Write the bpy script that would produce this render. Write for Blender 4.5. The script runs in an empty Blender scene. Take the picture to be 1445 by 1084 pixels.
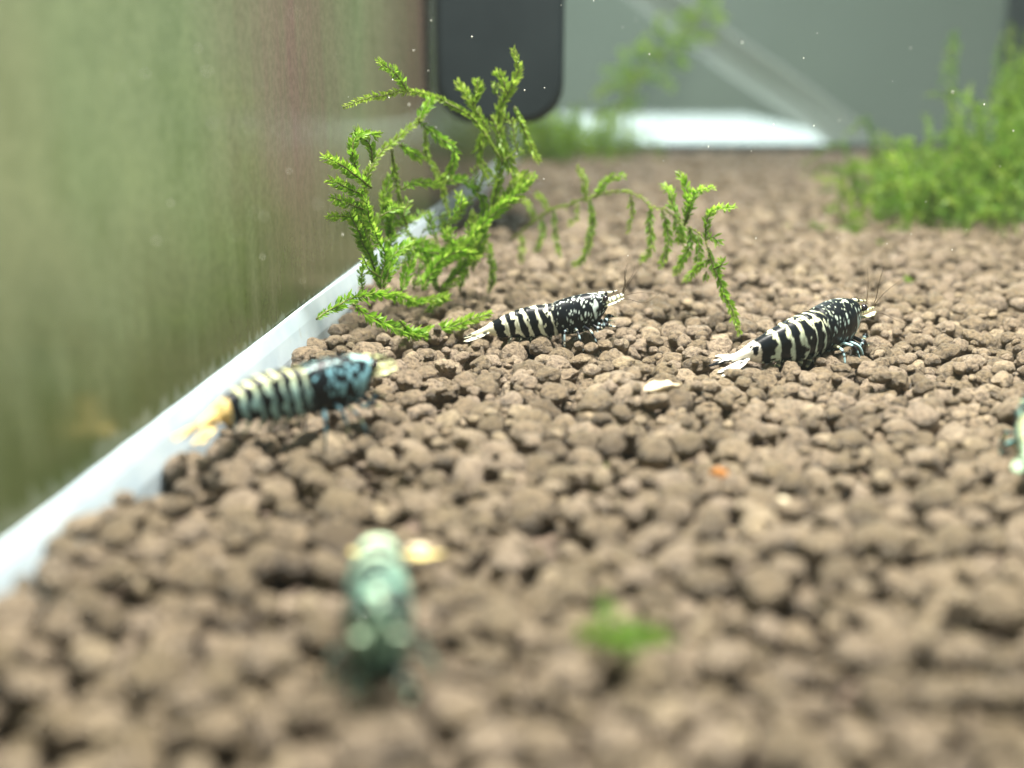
import bpy, math, random
import numpy as np
from mathutils import Vector, Matrix, noise as mnoise

# ------------------------------------------------------------------ camera
SC = bpy.context.scene
COL = SC.collection
PW, PH, F = 1445.0, 1084.0, 1600.0           # photograph size and focal length in its pixels
CAM = Vector((0.0, 0.0, 0.040))
PITCH = math.radians(16.1)
cam_data = bpy.data.cameras.new('camera')
cam = bpy.data.objects.new('camera', cam_data)
COL.objects.link(cam)
cam.location = CAM
cam.rotation_euler = (math.radians(90) - PITCH, 0, 0)
cam_data.sensor_width = 36.0
cam_data.lens = 36.0 * F / PW
cam_data.clip_start = 0.002
cam_data.clip_end = 20.0
cam_data.dof.use_dof = True
cam_data.dof.focus_distance = 0.162
cam_data.dof.aperture_fstop = 12.0
SC.camera = cam

FWD = Vector((0, math.cos(PITCH), -math.sin(PITCH)))
UPV = Vector((0, math.sin(PITCH), math.cos(PITCH)))
RGT = Vector((1, 0, 0))

def ray(px, py):
    return FWD + RGT * ((px - PW / 2) / F) + UPV * ((PH / 2 - py) / F)

def ground(px, py, z=0.0):
    d = ray(px, py)
    return CAM + d * ((z - CAM.z) / d.z)

def at(px, py, Y):
    d = ray(px, py)
    return CAM + d * (Y / d.y)

def project(p):
    v = Vector(p) - CAM
    dz = v.dot(FWD)
    return PW / 2 + F * v.dot(RGT) / dz, PH / 2 - F * v.dot(UPV) / dz, dz

# ------------------------------------------------------------------ world and lamps
world = bpy.data.worlds.new('World')
SC.world = world
world.use_nodes = True
wb = world.node_tree.nodes['Background']
wb.inputs['Color'].default_value = (0.74, 0.86, 0.84, 1)
wb.inputs['Strength'].default_value = 0.42

def area_lamp(name, loc, target, sx, sy, power, color):
    ld = bpy.data.lights.new(name, 'AREA')
    ld.shape = 'RECTANGLE'
    ld.size, ld.size_y = sx, sy
    ld.energy = power
    ld.color = color
    o = bpy.data.objects.new(name, ld)
    COL.objects.link(o)
    o.location = loc
    o.rotation_euler = (Vector(target) - Vector(loc)).to_track_quat('-Z', 'Y').to_euler()
    return o

area_lamp('aquarium_light_bar', (0.02, 0.135, 0.33), (0.02, 0.09, 0.0), 0.16, 0.05, 7.0, (1.0, 0.955, 0.875))
area_lamp('table_fill_light', (0.12, 0.95, 0.38), (0.12, 0.88, 0.0), 0.25, 0.25, 9.0, (0.93, 1.0, 1.0))  # added fill light, brightens the white tabletop behind the back glass

SC.render.engine = 'CYCLES'
SC.cycles.use_denoising = True
SC.cycles.max_bounces = 8
SC.cycles.transparent_max_bounces = 12
SC.cycles.caustics_reflective = False
SC.cycles.caustics_refractive = False
SC.view_settings.view_transform = 'Standard'
SC.view_settings.look = 'None'
SC.view_settings.exposure = -0.05
SC.view_settings.gamma = 1.0

rng = random.Random(7)
nrng = np.random.default_rng(11)

# ------------------------------------------------------------------ helpers
def mesh_obj(name, verts, faces, mat=None, parent=None, smooth=True):
    me = bpy.data.meshes.new(name)
    me.from_pydata([tuple(v) for v in verts], [], faces)
    me.update()
    if smooth:
        me.polygons.foreach_set('use_smooth', [True] * len(me.polygons))
    if mat:
        me.materials.append(mat)
    o = bpy.data.objects.new(name, me)
    COL.objects.link(o)
    if parent:
        o.parent = parent
    return o

def empty(name, loc, label, cat, group=None, rot=None):
    o = bpy.data.objects.new(name, None)
    COL.objects.link(o)
    o.location = loc
    o.empty_display_size = 0.005
    if rot:
        o.rotation_euler = rot
    o['label'] = label
    o['category'] = cat
    if group:
        o['group'] = group
    return o

def tag(o, label, cat, group=None):
    o['label'] = label
    o['category'] = cat
    if group:
        o['group'] = group
    return o

def color_attr(me, cols):
    a = me.color_attributes.new('pigment', 'FLOAT_COLOR', 'POINT')
    arr = np.ones((len(cols), 4), dtype=np.float32)
    arr[:, :3] = cols
    a.data.foreach_set('color', arr.ravel())

def box_geo(x0, x1, y0, y1, z0, z1):
    v = [(x0, y0, z0), (x1, y0, z0), (x1, y1, z0), (x0, y1, z0), (x0, y0, z1), (x1, y0, z1), (x1, y1, z1), (x0, y1, z1)]
    f = [(0, 3, 2, 1), (4, 5, 6, 7), (0, 1, 5, 4), (1, 2, 6, 5), (2, 3, 7, 6), (3, 0, 4, 7)]
    return v, f

def catmull(pts, n):
    """resample a polyline of Vectors as a smooth curve with n points"""
    P = [Vector(p) for p in pts]
    if len(P) == 2:
        return [P[0].lerp(P[1], i / (n - 1)) for i in range(n)]
    P = [P[0] * 2 - P[1]] + P + [P[-1] * 2 - P[-2]]
    segs = len(P) - 3
    out = []
    for i in range(n):
        u = i / (n - 1) * segs
        k = min(int(u), segs - 1)
        t = u - k
        a, b, c, d = P[k], P[k + 1], P[k + 2], P[k + 3]
        out.append(0.5 * ((2 * b) + (c - a) * t + (2 * a - 5 * b + 4 * c - d) * t * t + (3 * b - a - 3 * c + d) * t ** 3))
    return out

def tube_geo(pts, radii, m=8, base=0, flat=1.0):
    """closed tube round a list of points"""
    verts, faces = [], []
    n = len(pts)
    prev = None
    for i, p in enumerate(pts):
        t = (pts[min(i + 1, n - 1)] - pts[max(i - 1, 0)])
        if t.length < 1e-9:
            t = Vector((1, 0, 0))
        t.normalize()
        ref = prev if prev is not None else (Vector((0, 0, 1)) if abs(t.z) < 0.9 else Vector((1, 0, 0)))
        a = ref - t * ref.dot(t)
        if a.length < 1e-6:
            a = t.orthogonal()
        a.normalize()
        prev = a
        b = t.cross(a)
        for j in range(m):
            an = 2 * math.pi * j / m
            verts.append(p + (a * math.cos(an) * flat + b * math.sin(an)) * radii[i])
    for i in range(n - 1):
        for j in range(m):
            k = (j + 1) % m
            faces.append((base + i * m + j, base + i * m + k, base + (i + 1) * m + k, base + (i + 1) * m + j))
    faces.append(tuple(base + j for j in reversed(range(m))))
    faces.append(tuple(base + (n - 1) * m + j for j in range(m)))
    return verts, faces

# ------------------------------------------------------------------ materials
class NT:
    def __init__(self, name):
        self.m = bpy.data.materials.new(name)
        self.m.use_nodes = True
        self.t = self.m.node_tree
        self.b = self.t.nodes['Principled BSDF']
        self.out = self.t.nodes['Material Output']
    def n(self, typ, **kw):
        nd = self.t.nodes.new(typ)
        for k, v in kw.items():
            if k in nd.inputs.keys():
                nd.inputs[k].default_value = v
            else:
                setattr(nd, k, v)
        return nd
    def l(self, a, b):
        self.t.links.new(a, b)
    def ramp(self, fac, stops):
        r = self.n('ShaderNodeValToRGB')
        els = r.color_ramp.elements
        while len(els) < len(stops):
            els.new(0.5)
        for e, (p, c) in zip(els, stops):
            e.position = p
            e.color = (*c, 1)
        self.l(fac, r.inputs['Fac'])
        return r.outputs['Color']
    def mix(self, fac, a, b, mode='MIX'):
        m = self.n('ShaderNodeMix', data_type='RGBA', blend_type=mode)
        if isinstance(fac, (int, float)):
            m.inputs[0].default_value = fac
        else:
            self.l(fac, m.inputs[0])
        for s, v in ((6, a), (7, b)):
            if isinstance(v, tuple):
                m.inputs[s].default_value = (*v, 1)
            else:
                self.l(v, m.inputs[s])
        return m.outputs[2]
    def math(self, op, a, b=None, clamp=False):
        m = self.n('ShaderNodeMath', operation=op, use_clamp=clamp)
        for i, v in enumerate((a, b)):
            if v is None:
                continue
            if isinstance(v, (int, float)):
                m.inputs[i].default_value = v
            else:
                self.l(v, m.inputs[i])
        return m.outputs[0]
    def pos(self, scale=(1, 1, 1)):
        g = self.n('ShaderNodeNewGeometry')
        mp = self.n('ShaderNodeMapping')
        mp.inputs['Scale'].default_value = scale
        self.l(g.outputs['Position'], mp.inputs['Vector'])
        return mp.outputs['Vector']
    def noise(self, vec, scale, detail=3.0, rough=0.55):
        nd = self.n('ShaderNodeTexNoise', Scale=scale, Detail=detail, Roughness=rough)
        self.l(vec, nd.inputs['Vector'])
        return nd.outputs['Fac']
    def bump(self, h, strength, dist):
        b = self.n('ShaderNodeBump', Strength=strength, Distance=dist)
        self.l(h, b.inputs['Height'])
        self.l(b.outputs['Normal'], self.b.inputs['Normal'])

# soil pellets
def mat_soil():
    k = NT('aqua_soil')
    p = k.pos()
    att = k.n('ShaderNodeAttribute', attribute_name='tint')
    t = att.outputs['Fac']
    base = k.ramp(t, [(0.0, (0.075, 0.055, 0.038)), (0.25, (0.170, 0.134, 0.088)), (0.5, (0.250, 0.194, 0.136)), (0.75, (0.345, 0.276, 0.218)), (1.0, (0.46, 0.372, 0.255))])
    n1 = k.noise(p, 420, 4, 0.6)
    base = k.mix(k.math('MULTIPLY', n1, 0.7), base, (0.275, 0.212, 0.140))
    n5 = k.noise(p, 38, 2, 0.5)
    base = k.mix(k.math('MULTIPLY', k.math('SUBTRACT', n5, 0.42, True), 1.3, True), base, (0.235, 0.185, 0.105))
    n2 = k.noise(p, 1500, 4, 0.7)
    f2 = k.ramp(n2, [(0.36, (0.45, 0.44, 0.42)), (0.48, (0.97, 0.97, 0.97)), (0.62, (1.28, 1.26, 1.2))])
    base = k.mix(1.0, base, f2, 'MULTIPLY')
    n4 = k.noise(p, 3600, 2, 0.6)
    fl = k.ramp(n4, [(0.70, (0, 0, 0)), (0.76, (1, 1, 1))])
    base = k.mix(k.math('MULTIPLY', fl, 0.45), base, (0.62, 0.52, 0.36))
    k.l(base, k.b.inputs['Base Color'])
    k.b.inputs['Roughness'].default_value = 0.42
    k.b.inputs['Specular IOR Level'].default_value = 0.5
    n3 = k.noise(p, 2600, 5, 0.75)
    h = k.math('ADD', k.math('MULTIPLY', n2, 1.2), n3)
    k.bump(h, 1.0, 0.0006)
    return k.m

def mat_bed():
    k = NT('soil_dust')
    c = k.ramp(k.noise(k.pos(), 600, 4), [(0.3, (0.05, 0.036, 0.025)), (0.7, (0.12, 0.085, 0.06))])
    k.l(c, k.b.inputs['Base Color'])
    k.b.inputs['Roughness'].default_value = 0.95
    return k.m

WALL_A = Vector((-0.0405, 0.0824, 0))
WALL_K = 0.110                               # dx/dy of the left pane
def wall_x(y):
    return WALL_A.x + WALL_K * (y - WALL_A.y)

def mat_algae_glass():
    """side pane: a dull film of algae in vertical streaks over glass, still shiny"""
    k = NT('algae_film_glass')
    p = k.pos()
    sep = k.n('ShaderNodeSeparateXYZ')
    k.l(p, sep.inputs[0])
    y, z = sep.outputs[1], sep.outputs[2]
    streak = k.noise(k.pos((260, 260, 30)), 1.0, 5, 0.65)
    fine = k.noise(k.pos((800, 800, 75)), 1.0, 5, 0.7)
    cloud = k.noise(k.pos((30, 30, 14)), 1.0, 2, 0.5)
    green = k.ramp(cloud, [(0.30, (0.165, 0.225, 0.115)), (0.55, (0.205, 0.265, 0.145)), (0.75, (0.235, 0.265, 0.155))])
    mott = k.noise(k.pos((150, 150, 95)), 1.0, 6, 0.72)
    mm = k.ramp(mott, [(0.34, (0.80, 0.83, 0.76)), (0.5, (1, 1, 1)), (0.66, (1.10, 1.08, 1.06))])
    green = k.mix(1.0, green, mm, 'MULTIPLY')
    mauve_refl = (0.195, 0.135, 0.115)
    # brownish reflection painted into the film colour further along the pane
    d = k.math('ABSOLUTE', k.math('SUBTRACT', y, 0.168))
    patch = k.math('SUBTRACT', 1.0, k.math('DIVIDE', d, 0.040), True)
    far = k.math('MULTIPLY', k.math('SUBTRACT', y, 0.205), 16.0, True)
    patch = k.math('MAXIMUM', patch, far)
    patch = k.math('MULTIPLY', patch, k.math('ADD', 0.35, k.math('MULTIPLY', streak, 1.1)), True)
    col = k.mix(patch, green, mauve_refl)
    # low on the pane: thicker algae plus the soil's reflection, painted as olive
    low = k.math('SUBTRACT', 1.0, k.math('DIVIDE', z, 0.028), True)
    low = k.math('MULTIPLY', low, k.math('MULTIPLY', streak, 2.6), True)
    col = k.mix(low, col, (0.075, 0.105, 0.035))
    grain = k.ramp(k.noise(p, 900, 4, 0.75), [(0.42, (0.88, 0.89, 0.86)), (0.58, (1.08, 1.07, 1.06))])
    col = k.mix(1.0, col, grain, 'MULTIPLY')
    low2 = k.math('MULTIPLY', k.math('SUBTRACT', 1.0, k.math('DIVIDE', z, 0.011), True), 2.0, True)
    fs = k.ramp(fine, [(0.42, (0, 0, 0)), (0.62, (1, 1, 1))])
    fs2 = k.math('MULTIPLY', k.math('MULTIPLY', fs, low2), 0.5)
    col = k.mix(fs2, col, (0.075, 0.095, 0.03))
    # clean streaks just above the seam let the pale edge of the glass show
    edge = k.math('SUBTRACT', 1.0, k.math('DIVIDE', k.math('SUBTRACT', z, 0.003), 0.0042), True)
    e2 = k.math('GREATER_THAN', k.math('ADD', edge, k.math('MULTIPLY', k.math('SUBTRACT', fine, 0.5), 2.2)), 0.62)
    col = k.mix(k.math('MULTIPLY', e2, 0.22), col, (0.42, 0.50, 0.44))
    k.l(col, k.b.inputs['Base Color'])
    k.b.inputs['Roughness'].default_value = 0.22
    k.b.inputs['Specular IOR Level'].default_value = 0.5
    k.bump(streak, 0.10, 0.0006)
    return k.m

def mat_clear_glass(name, film, amount, spec=0.5):
    k = NT(name)
    tr = k.n('ShaderNodeBsdfTransparent')
    tr.inputs['Color'].default_value = (0.93, 0.97, 0.95, 1)
    c = k.noise(k.pos((12, 12, 7)), 1.0, 3)
    col = k.ramp(c, [(0.35, tuple(x * 0.9 for x in film)), (0.65, film)])
    k.l(col, k.b.inputs['Base Color'])
    k.b.inputs['Roughness'].default_value = 0.12
    k.b.inputs['Specular IOR Level'].default_value = spec
    mx = k.n('ShaderNodeMixShader')
    mx.inputs[0].default_value = amount
    k.l(tr.outputs[0], mx.inputs[1])
    k.l(k.b.outputs[0], mx.inputs[2])
    k.l(mx.outputs[0], k.out.inputs['Surface'])
    return k.m

def mat_silicone():
    k = NT('white_silicone')
    p = k.pos()
    sep = k.n('ShaderNodeSeparateXYZ')
    k.l(p, sep.inputs[0])
    fine = k.noise(k.pos((800, 800, 160)), 1.0, 5, 0.7)
    up = k.math('DIVIDE', k.math('SUBTRACT', sep.outputs[2], 0.0012), 0.0045, True)
    st = k.math('GREATER_THAN', k.math('ADD', k.math('MULTIPLY', up, 0.42), fine), 0.92)
    spot = k.ramp(k.noise(p, 700, 3, 0.7), [(0.62, (0, 0, 0)), (0.70, (1, 1, 1))])
    soft = k.ramp(k.noise(p, 160, 3), [(0.35, (0.45, 0.56, 0.63)), (0.65, (0.56, 0.66, 0.71))])
    col = k.mix(k.math('MULTIPLY', st, 0.55), soft, (0.28, 0.36, 0.22))
    col = k.mix(k.math('MULTIPLY', spot, 0.30), col, (0.40, 0.38, 0.26))
    k.l(col, k.b.inputs['Base Color'])
    k.b.inputs['Roughness'].default_value = 0.45
    return k.m

def mat_plain(name, c0, c1, scale, rough=0.6, spec=0.4):
    k = NT(name)
    col = k.ramp(k.noise(k.pos(), scale, 4), [(0.35, c0), (0.65, c1)])
    k.l(col, k.b.inputs['Base Color'])
    k.b.inputs['Roughness'].default_value = rough
    k.b.inputs['Specular IOR Level'].default_value = spec
    return k.m

def mat_moss(name, dark, mid, tip, trans=0.45):
    k = NT(name)
    att = k.n('ShaderNodeAttribute', attribute_name='tint')
    c = k.ramp(att.outputs['Fac'], [(0.0, dark), (0.5, mid), (1.0, tip)])
    n = k.noise(k.pos(), 900, 2)
    c = k.mix(k.math('MULTIPLY', n, 0.5), c, dark)
    df = k.n('ShaderNodeBsdfTranslucent')
    k.l(c, k.b.inputs['Base Color'])
    k.l(c, df.inputs['Color'])
    k.b.inputs['Roughness'].default_value = 0.38
    k.b.inputs['Specular IOR Level'].default_value = 0.35
    mx = k.n('ShaderNodeMixShader')
    mx.inputs[0].default_value = trans
    k.l(k.b.outputs[0], mx.inputs[1])
    k.l(df.outputs[0], mx.inputs[2])
    k.l(mx.outputs[0], k.out.inputs['Surface'])
    return k.m

def mat_shrimp(name='shrimp_shell', rough=0.36):
    k = NT(name)
    att = k.n('ShaderNodeAttribute', attribute_name='pigment')
    k.l(att.outputs['Color'], k.b.inputs['Base Color'])
    k.b.inputs['Roughness'].default_value = rough
    k.b.inputs['Specular IOR Level'].default_value = 0.22
    tc = k.n('ShaderNodeTexCoord')
    nz = k.noise(tc.outputs['Object'], 1800, 3, 0.6)
    k.bump(nz, 0.25, 0.00012)
    return k.m

M_SOIL, M_BED = mat_soil(), mat_bed()
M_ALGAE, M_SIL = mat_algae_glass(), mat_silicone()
M_BACK = mat_clear_glass('filmed_back_glass', (0.19, 0.235, 0.20), 0.34)
M_SIDE = mat_clear_glass('filmed_side_glass', (0.03, 0.045, 0.045), 0.85)
M_FILTER = mat_plain('dark_plastic', (0.006, 0.011, 0.014), (0.009, 0.015, 0.018), 90, 0.5, 0.3)
M_BLACK = mat_plain('black_silicone', (0.012, 0.018, 0.024), (0.02, 0.027, 0.034), 60, 0.5)
M_TABLE = mat_plain('white_tabletop', (0.78, 0.82, 0.82), (0.84, 0.88, 0.88), 6, 0.5)
M_WALL = mat_plain('grey_green_wall', (0.19, 0.225, 0.195), (0.25, 0.275, 0.245), 3, 0.85)
M_HOSE = mat_plain('pale_hose', (0.50, 0.49, 0.46), (0.58, 0.57, 0.53), 20, 0.5)
M_MOSS = mat_moss('moss_green', (0.09, 0.20, 0.015), (0.28, 0.56, 0.04), (0.62, 0.80, 0.14), 0.60)
M_MOSS_OLD = mat_moss('moss_olive', (0.13, 0.23, 0.02), (0.31, 0.52, 0.05), (0.60, 0.74, 0.14), 0.58)
M_MOSS_DEEP = mat_moss('moss_deep', (0.035, 0.10, 0.010), (0.13, 0.32, 0.025), (0.40, 0.58, 0.09), 0.5)
M_STEM = mat_plain('moss_stem', (0.07, 0.08, 0.018), (0.14, 0.16, 0.035), 700, 0.55)
M_SHELL = mat_shrimp()
M_LIMB = mat_shrimp('shrimp_limb', 0.35)
M_EYE = mat_plain('shrimp_eye', (0.008, 0.008, 0.012), (0.02, 0.014, 0.018), 900, 0.12, 0.6)
M_CHIP = mat_plain('cream_chip', (0.55, 0.45, 0.30), (0.82, 0.72, 0.52), 900, 0.6)
M_AMBER = mat_plain('amber_chip', (0.24, 0.09, 0.018), (0.38, 0.17, 0.04), 900, 0.45)
M_SPECK = mat_plain('pale_speck', (0.75, 0.75, 0.68), (0.85, 0.85, 0.78), 900, 0.6)

# ------------------------------------------------------------------ setting behind the tank
BACK_Y = 0.522
def back_y(x):
    return BACK_Y + 0.02 * x

t_v, t_f = box_geo(-0.02, 0.235, 0.60, 1.18, -0.035, -0.016)
table = mesh_obj('tabletop', t_v, t_f, M_TABLE, smooth=False)
table['kind'] = 'structure'
w_v, w_f = box_geo(-1.0, 1.6, 1.45, 1.47, -0.4, 0.9)
rw = mesh_obj('wall', w_v, w_f, M_WALL, smooth=False)
rw['kind'] = 'structure'

hp = catmull([at(880, -40, 0.66), at(1010, 62, 0.66), at(1110, 130, 0.665), at(1215, 205, 0.68)], 24)
hv, hf = tube_geo(hp, [0.010] * 24, 14)
tag(mesh_obj('hose', hv, hf, M_HOSE), 'thick pale grey hose slanting down behind the back glass', 'hose')

# ------------------------------------------------------------------ aquarium tank
tank = empty('aquarium_tank', (0, 0, -0.012), 'glass aquarium with green algae film on its side pane and pale silicone seam', 'aquarium')
def tank_part(name, v, f, m, smooth=False):
    o = mesh_obj(name, [Vector(p) - Vector((0, 0, -0.012)) for p in v], f, m, tank, smooth)
    return o
def slab(p0, p1, n, th, z0, z1):
    """upright slab from p0 to p1 (xy), thickness th along n"""
    q0, q1 = Vector((*p0, 0)), Vector((*p1, 0))
    nn = Vector((*n, 0)).normalized() * th
    b = [q0, q1, q1 + nn, q0 + nn]
    v = [Vector((p.x, p.y, z0)) for p in b] + [Vector((p.x, p.y, z1)) for p in b]
    f = [(0, 1, 2, 3), (4, 7, 6, 5), (0, 4, 5, 1), (1, 5, 6, 2), (2, 6, 7, 3), (3, 7, 4, 0)]
    return v, f
yl = back_y(wall_x(BACK_Y))
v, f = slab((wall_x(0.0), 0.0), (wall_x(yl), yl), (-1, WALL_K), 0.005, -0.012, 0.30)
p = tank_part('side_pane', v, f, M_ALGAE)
p['label'] = 'side pane dulled by green algae in vertical streaks'
RX = 0.219
v, f = slab((wall_x(yl) + 0.0005, yl), (RX, back_y(RX)), (0, 1), 0.005, -0.012, 0.30)
tank_part('back_pane', v, f, M_BACK)
v, f = slab((RX + 0.0006, 0.10), (RX + 0.0006, back_y(RX) + 0.005), (1, 0), 0.005, -0.012, 0.30)
tank_part('right_pane', v, f, M_SIDE)
# base seam: black bead along the back, dark corner bead
v, f = box_geo(wall_x(yl) + 0.004, RX - 0.008, BACK_Y - 0.006, BACK_Y + 0.001, -0.010, 0.0022)
tank_part('bottom_bead', v, f, M_BLACK)
v, f = box_geo(RX - 0.001, RX + 0.0004, BACK_Y - 0.045, BACK_Y + 0.003, -0.010, 0.29)
tank_part('corner_bead', v, f, M_BLACK)
# pale silicone fillet along the foot of the side pane
sv, sf = [], []
ns = 160
ZB = 0.0044
for i in range(ns):
    y = 0.0 + (yl - 0.002) * i / (ns - 1)
    jit = 0.00010 * mnoise.noise(Vector((y * 300, 0, 0))) + 0.00012 * mnoise.noise(Vector((y * 60, 3, 0)))
    x0 = wall_x(y)
    ZB = 0.0032 + 0.0013 * min(1, max(0, (y - 0.08) / 0.09))
    prof = [(0.0002, -0.011), (0.0013, -0.011), (0.00125, -0.001), (0.0009, ZB * 0.45), (0.0005, ZB + jit - 0.0002), (0.0002, ZB + jit)]
    for dx, z in prof:
        sv.append(Vector((x0 + dx, y, z)))
for i in range(ns - 1):
    for j in range(6):
        k2 = (j + 1) % 6
        sf.append((i * 6 + j, i * 6 + k2, (i + 1) * 6 + k2, (i + 1) * 6 + j))
sf.append(tuple(reversed(range(6))))
sf.append(tuple((ns - 1) * 6 + j for j in range(6)))
s = tank_part('silicone_seam', sv, sf, M_SIL, False)
s['label'] = 'pale blue-white silicone seam along the foot of the side pane'

# ------------------------------------------------------------------ filter box
def rounded_box(cx, cy, cz, hx, hy, hz, r, n=6):
    """box with round vertical-plane corners (xz) and softened front edges"""
    prof = []
    for (sx, sz, a0) in ((1, 1, 0), (-1, 1, 90), (-1, -1, 180), (1, -1, 270)):
        for i in range(n + 1):
            a = math.radians(a0 + 90 * i / n)
            prof.append((sx * (hx - r) + r * math.cos(a), sz * (hz - r) + r * math.sin(a)))
    m = len(prof)
    verts, faces = [], []
    e = 0.0015
    for (dy, sh) in ((-hy, e), (-hy + e * 0.3, e * 0.35), (-hy + e, 0), (hy - e, 0), (hy, e)):
        for (x, z) in prof:
            kx, kz = (hx - sh) / hx, (hz - sh) / hz
            verts.append((cx + x * kx, cy + dy, cz + z * kz))
    for i in range(4):
        for j in range(m):
            k2 = (j + 1) % m
            faces.append((i * m + j, i * m + k2, (i + 1) * m + k2, (i + 1) * m + j))
    faces.append(tuple(range(m)))
    faces.append(tuple(4 * m + j for j in reversed(range(m))))
    return verts, faces
fy0, fy1 = 0.262, 0.285
fb = at(795, 172, fy0)
fx0 = wall_x(fy1) + 0.0012
fx1 = at(796, 100, fy0).x
fz0 = at(760, 174, fy0).z
flt = empty('filter_box', ((fx0 + fx1) / 2, fy0, fz0), 'dark rounded filter box hanging at the side pane behind the moss', 'filter')
fv, ff = rounded_box(0, (fy1 - fy0) / 2, 0.055, (fx1 - fx0) / 2, (fy1 - fy0) / 2, 0.055, 0.0085)
mesh_obj('housing', fv, ff, M_FILTER, flt, False)
for dz in (0.075, 0.095):
    dirn = fx0 - (fx0 + fx1) / 2
    v, f = tube_geo([Vector((dirn + 0.001, 0.014, dz)), Vector((dirn - 0.0022, 0.014, dz))], [0.004, 0.005], 14)
    mesh_obj('suction_cup', v, f, M_FILTER, flt)

# ------------------------------------------------------------------ substrate: pellets dropped on a height field
GX0, GY0, RES = -0.075, 0.030, 0.0005
NX, NY = int((RX + 0.002 - GX0) / RES), int((BACK_Y - GY0) / RES)
FLOOR = -0.0050
H = np.full((NY, NX), FLOOR, dtype=np.float64)
OWN = np.full((NY, NX), -1, dtype=np.int32)
def left_lim(y):
    return wall_x(y) + 0.0013
def right_lim(y):
    return min(0.56 * y + 0.045, RX - 0.002)
pel = []
def drop(x, y, r, rz):
    R = int(r / RES) + 1
    ci, cj = int(round((y - GY0) / RES)), int(round((x - GX0) / RES))
    if ci - R < 0 or cj - R < 0 or ci + R >= NY or cj + R >= NX:
        return None
    yy, xx = DISC[R]
    rho2 = (yy * yy + xx * xx) * (RES / r) ** 2
    mask = rho2 < 1
    s = np.where(mask, rz * np.sqrt(np.clip(1 - rho2, 0, 1)), 0)
    win = H[ci - R:ci + R + 1, cj - R:cj + R + 1]
    zc = np.max(np.where(mask, win + s, -1))
    return zc, ci, cj, R, mask, s
DISC = {R: np.mgrid[-R:R + 1, -R:R + 1].astype(float) for R in range(1, 16)}
# where the shrimps stand the pellets lie a little lower
STAND = []
for (p0, p1) in ((at(640, 480, 0.163), at(900, 430, 0.163)), (at(1010, 522, 0.147), at(1240, 450, 0.168)), (at(225, 595, 0.110), at(530, 520, 0.130)), (at(531, 760, 0.090), at(535, 930, 0.062)), (at(1405, 640, 0.106), at(1480, 600, 0.118))):
    STAND.append((p0.x, p0.y, p1.x, p1.y, (0.0007, -0.0003, 0.0006, 0.0, 0.0)[len(STAND)]))
def stand_dist(x, y):
    best, lev = 9.0, 0.0
    for (x0, y0, x1, y1, lv) in STAND:
        dx, dy = x1 - x0, y1 - y0
        u = min(1, max(0, ((x - x0) * dx + (y - y0) * dy) / (dx * dx + dy * dy)))
        ex, ey = x - x0 - u * dx, y - y0 - u * dy
        if ey < 0:
            ey *= 0.55                        # towards the open front the dip runs on a little
        dd = math.hypot(ex, ey)
        if dd < best:
            best, lev = dd, lv
    return best, lev
def cap(x, y):
    c = 0.0007 + 0.0011 * mnoise.noise(Vector((x * 55, y * 55, 1.5))) + 0.0004 * mnoise.noise(Vector((x * 160, y * 160, 7.5)))
    c += 0.0026 * min(1, max(0, 1 - (x - wall_x(y)) / 0.012)) * (0.35 + 0.65 * min(1, max(0, (0.125 - y) / 0.02)))
    sd, lev = stand_dist(x, y)
    k = min(1, max(0, 1 - (sd - 0.003) / 0.006))
    return c * (1 - k) + lev * k
ATT = 36000
cnt = 0
for q in range(ATT):
    y = 0.034 + (BACK_Y - 0.037) * rng.random()
    lo, hi = left_lim(y), right_lim(y)
    if rng.random() * 0.30 > hi - lo:
        continue
    x = lo + (hi - lo) * rng.random()
    r = max(0.0007, min(0.0027, rng.gauss(0.00148, 0.00042)))
    e = rng.random()
    if e < 0.22:
        r *= 0.58
    elif e < 0.30:
        r *= 1.38
    if x - r * 0.8 < lo:
        x = lo + r * 0.8
    rz = r * rng.uniform(0.66, 0.95)
    best = None
    for c in range(6):
        dx, dy = (0, 0) if c == 0 else (rng.uniform(-1.8, 1.8) * r, rng.uniform(-1.8, 1.8) * r)
        if x + dx - r * 0.8 < left_lim(y + dy):
            continue
        d = drop(x + dx, y + dy, r, rz)
        if d and (best is None or d[0] < best[0][0]):
            best = (d, x + dx, y + dy)
    if best is None:
        continue
    (zc, ci, cj, R, mask, s), x, y = best
    if zc + rz > cap(x, y):
        continue
    win = H[ci - R:ci + R + 1, cj - R:cj + R + 1]
    ow = OWN[ci - R:ci + R + 1, cj - R:cj + R + 1]
    top = np.where(mask, zc + s, -1)
    upd = top > win
    win[upd] = top[upd]
    ow[upd] = len(pel)
    pel.append((x, y, zc, r, rz))
    cnt += 1
NBIG = len(pel)
for q in range(4200):                         # broken crumbs that settle in the gaps
    y = 0.045 + 0.20 * rng.random()
    lo, hi = left_lim(y), right_lim(y)
    if rng.random() * 0.20 > hi - lo:
        continue
    x = lo + (hi - lo) * rng.random()
    r = rng.uniform(0.00035, 0.00080)
    rz = r * rng.uniform(0.6, 0.95)
    best = None
    for c in range(4):
        dx, dy = rng.uniform(-2.5, 2.5) * r, rng.uniform(-2.5, 2.5) * r
        if x + dx - r < left_lim(y + dy):
            continue
        d = drop(x + dx, y + dy, r, rz)
        if d and (best is None or d[0] < best[0][0]):
            best = (d, x + dx, y + dy)
    if best is None:
        continue
    (zc, ci, cj, R, mask, s), x, y = best
    win = H[ci - R:ci + R + 1, cj - R:cj + R + 1]
    ow = OWN[ci - R:ci + R + 1, cj - R:cj + R + 1]
    top = np.where(mask, zc + s, -1)
    upd = top > win
    win[upd] = top[upd]
    ow[upd] = len(pel)
    pel.append((x, y, zc, r, rz))
owned = np.bincount(OWN[OWN >= 0].ravel(), minlength=len(pel))
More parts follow.
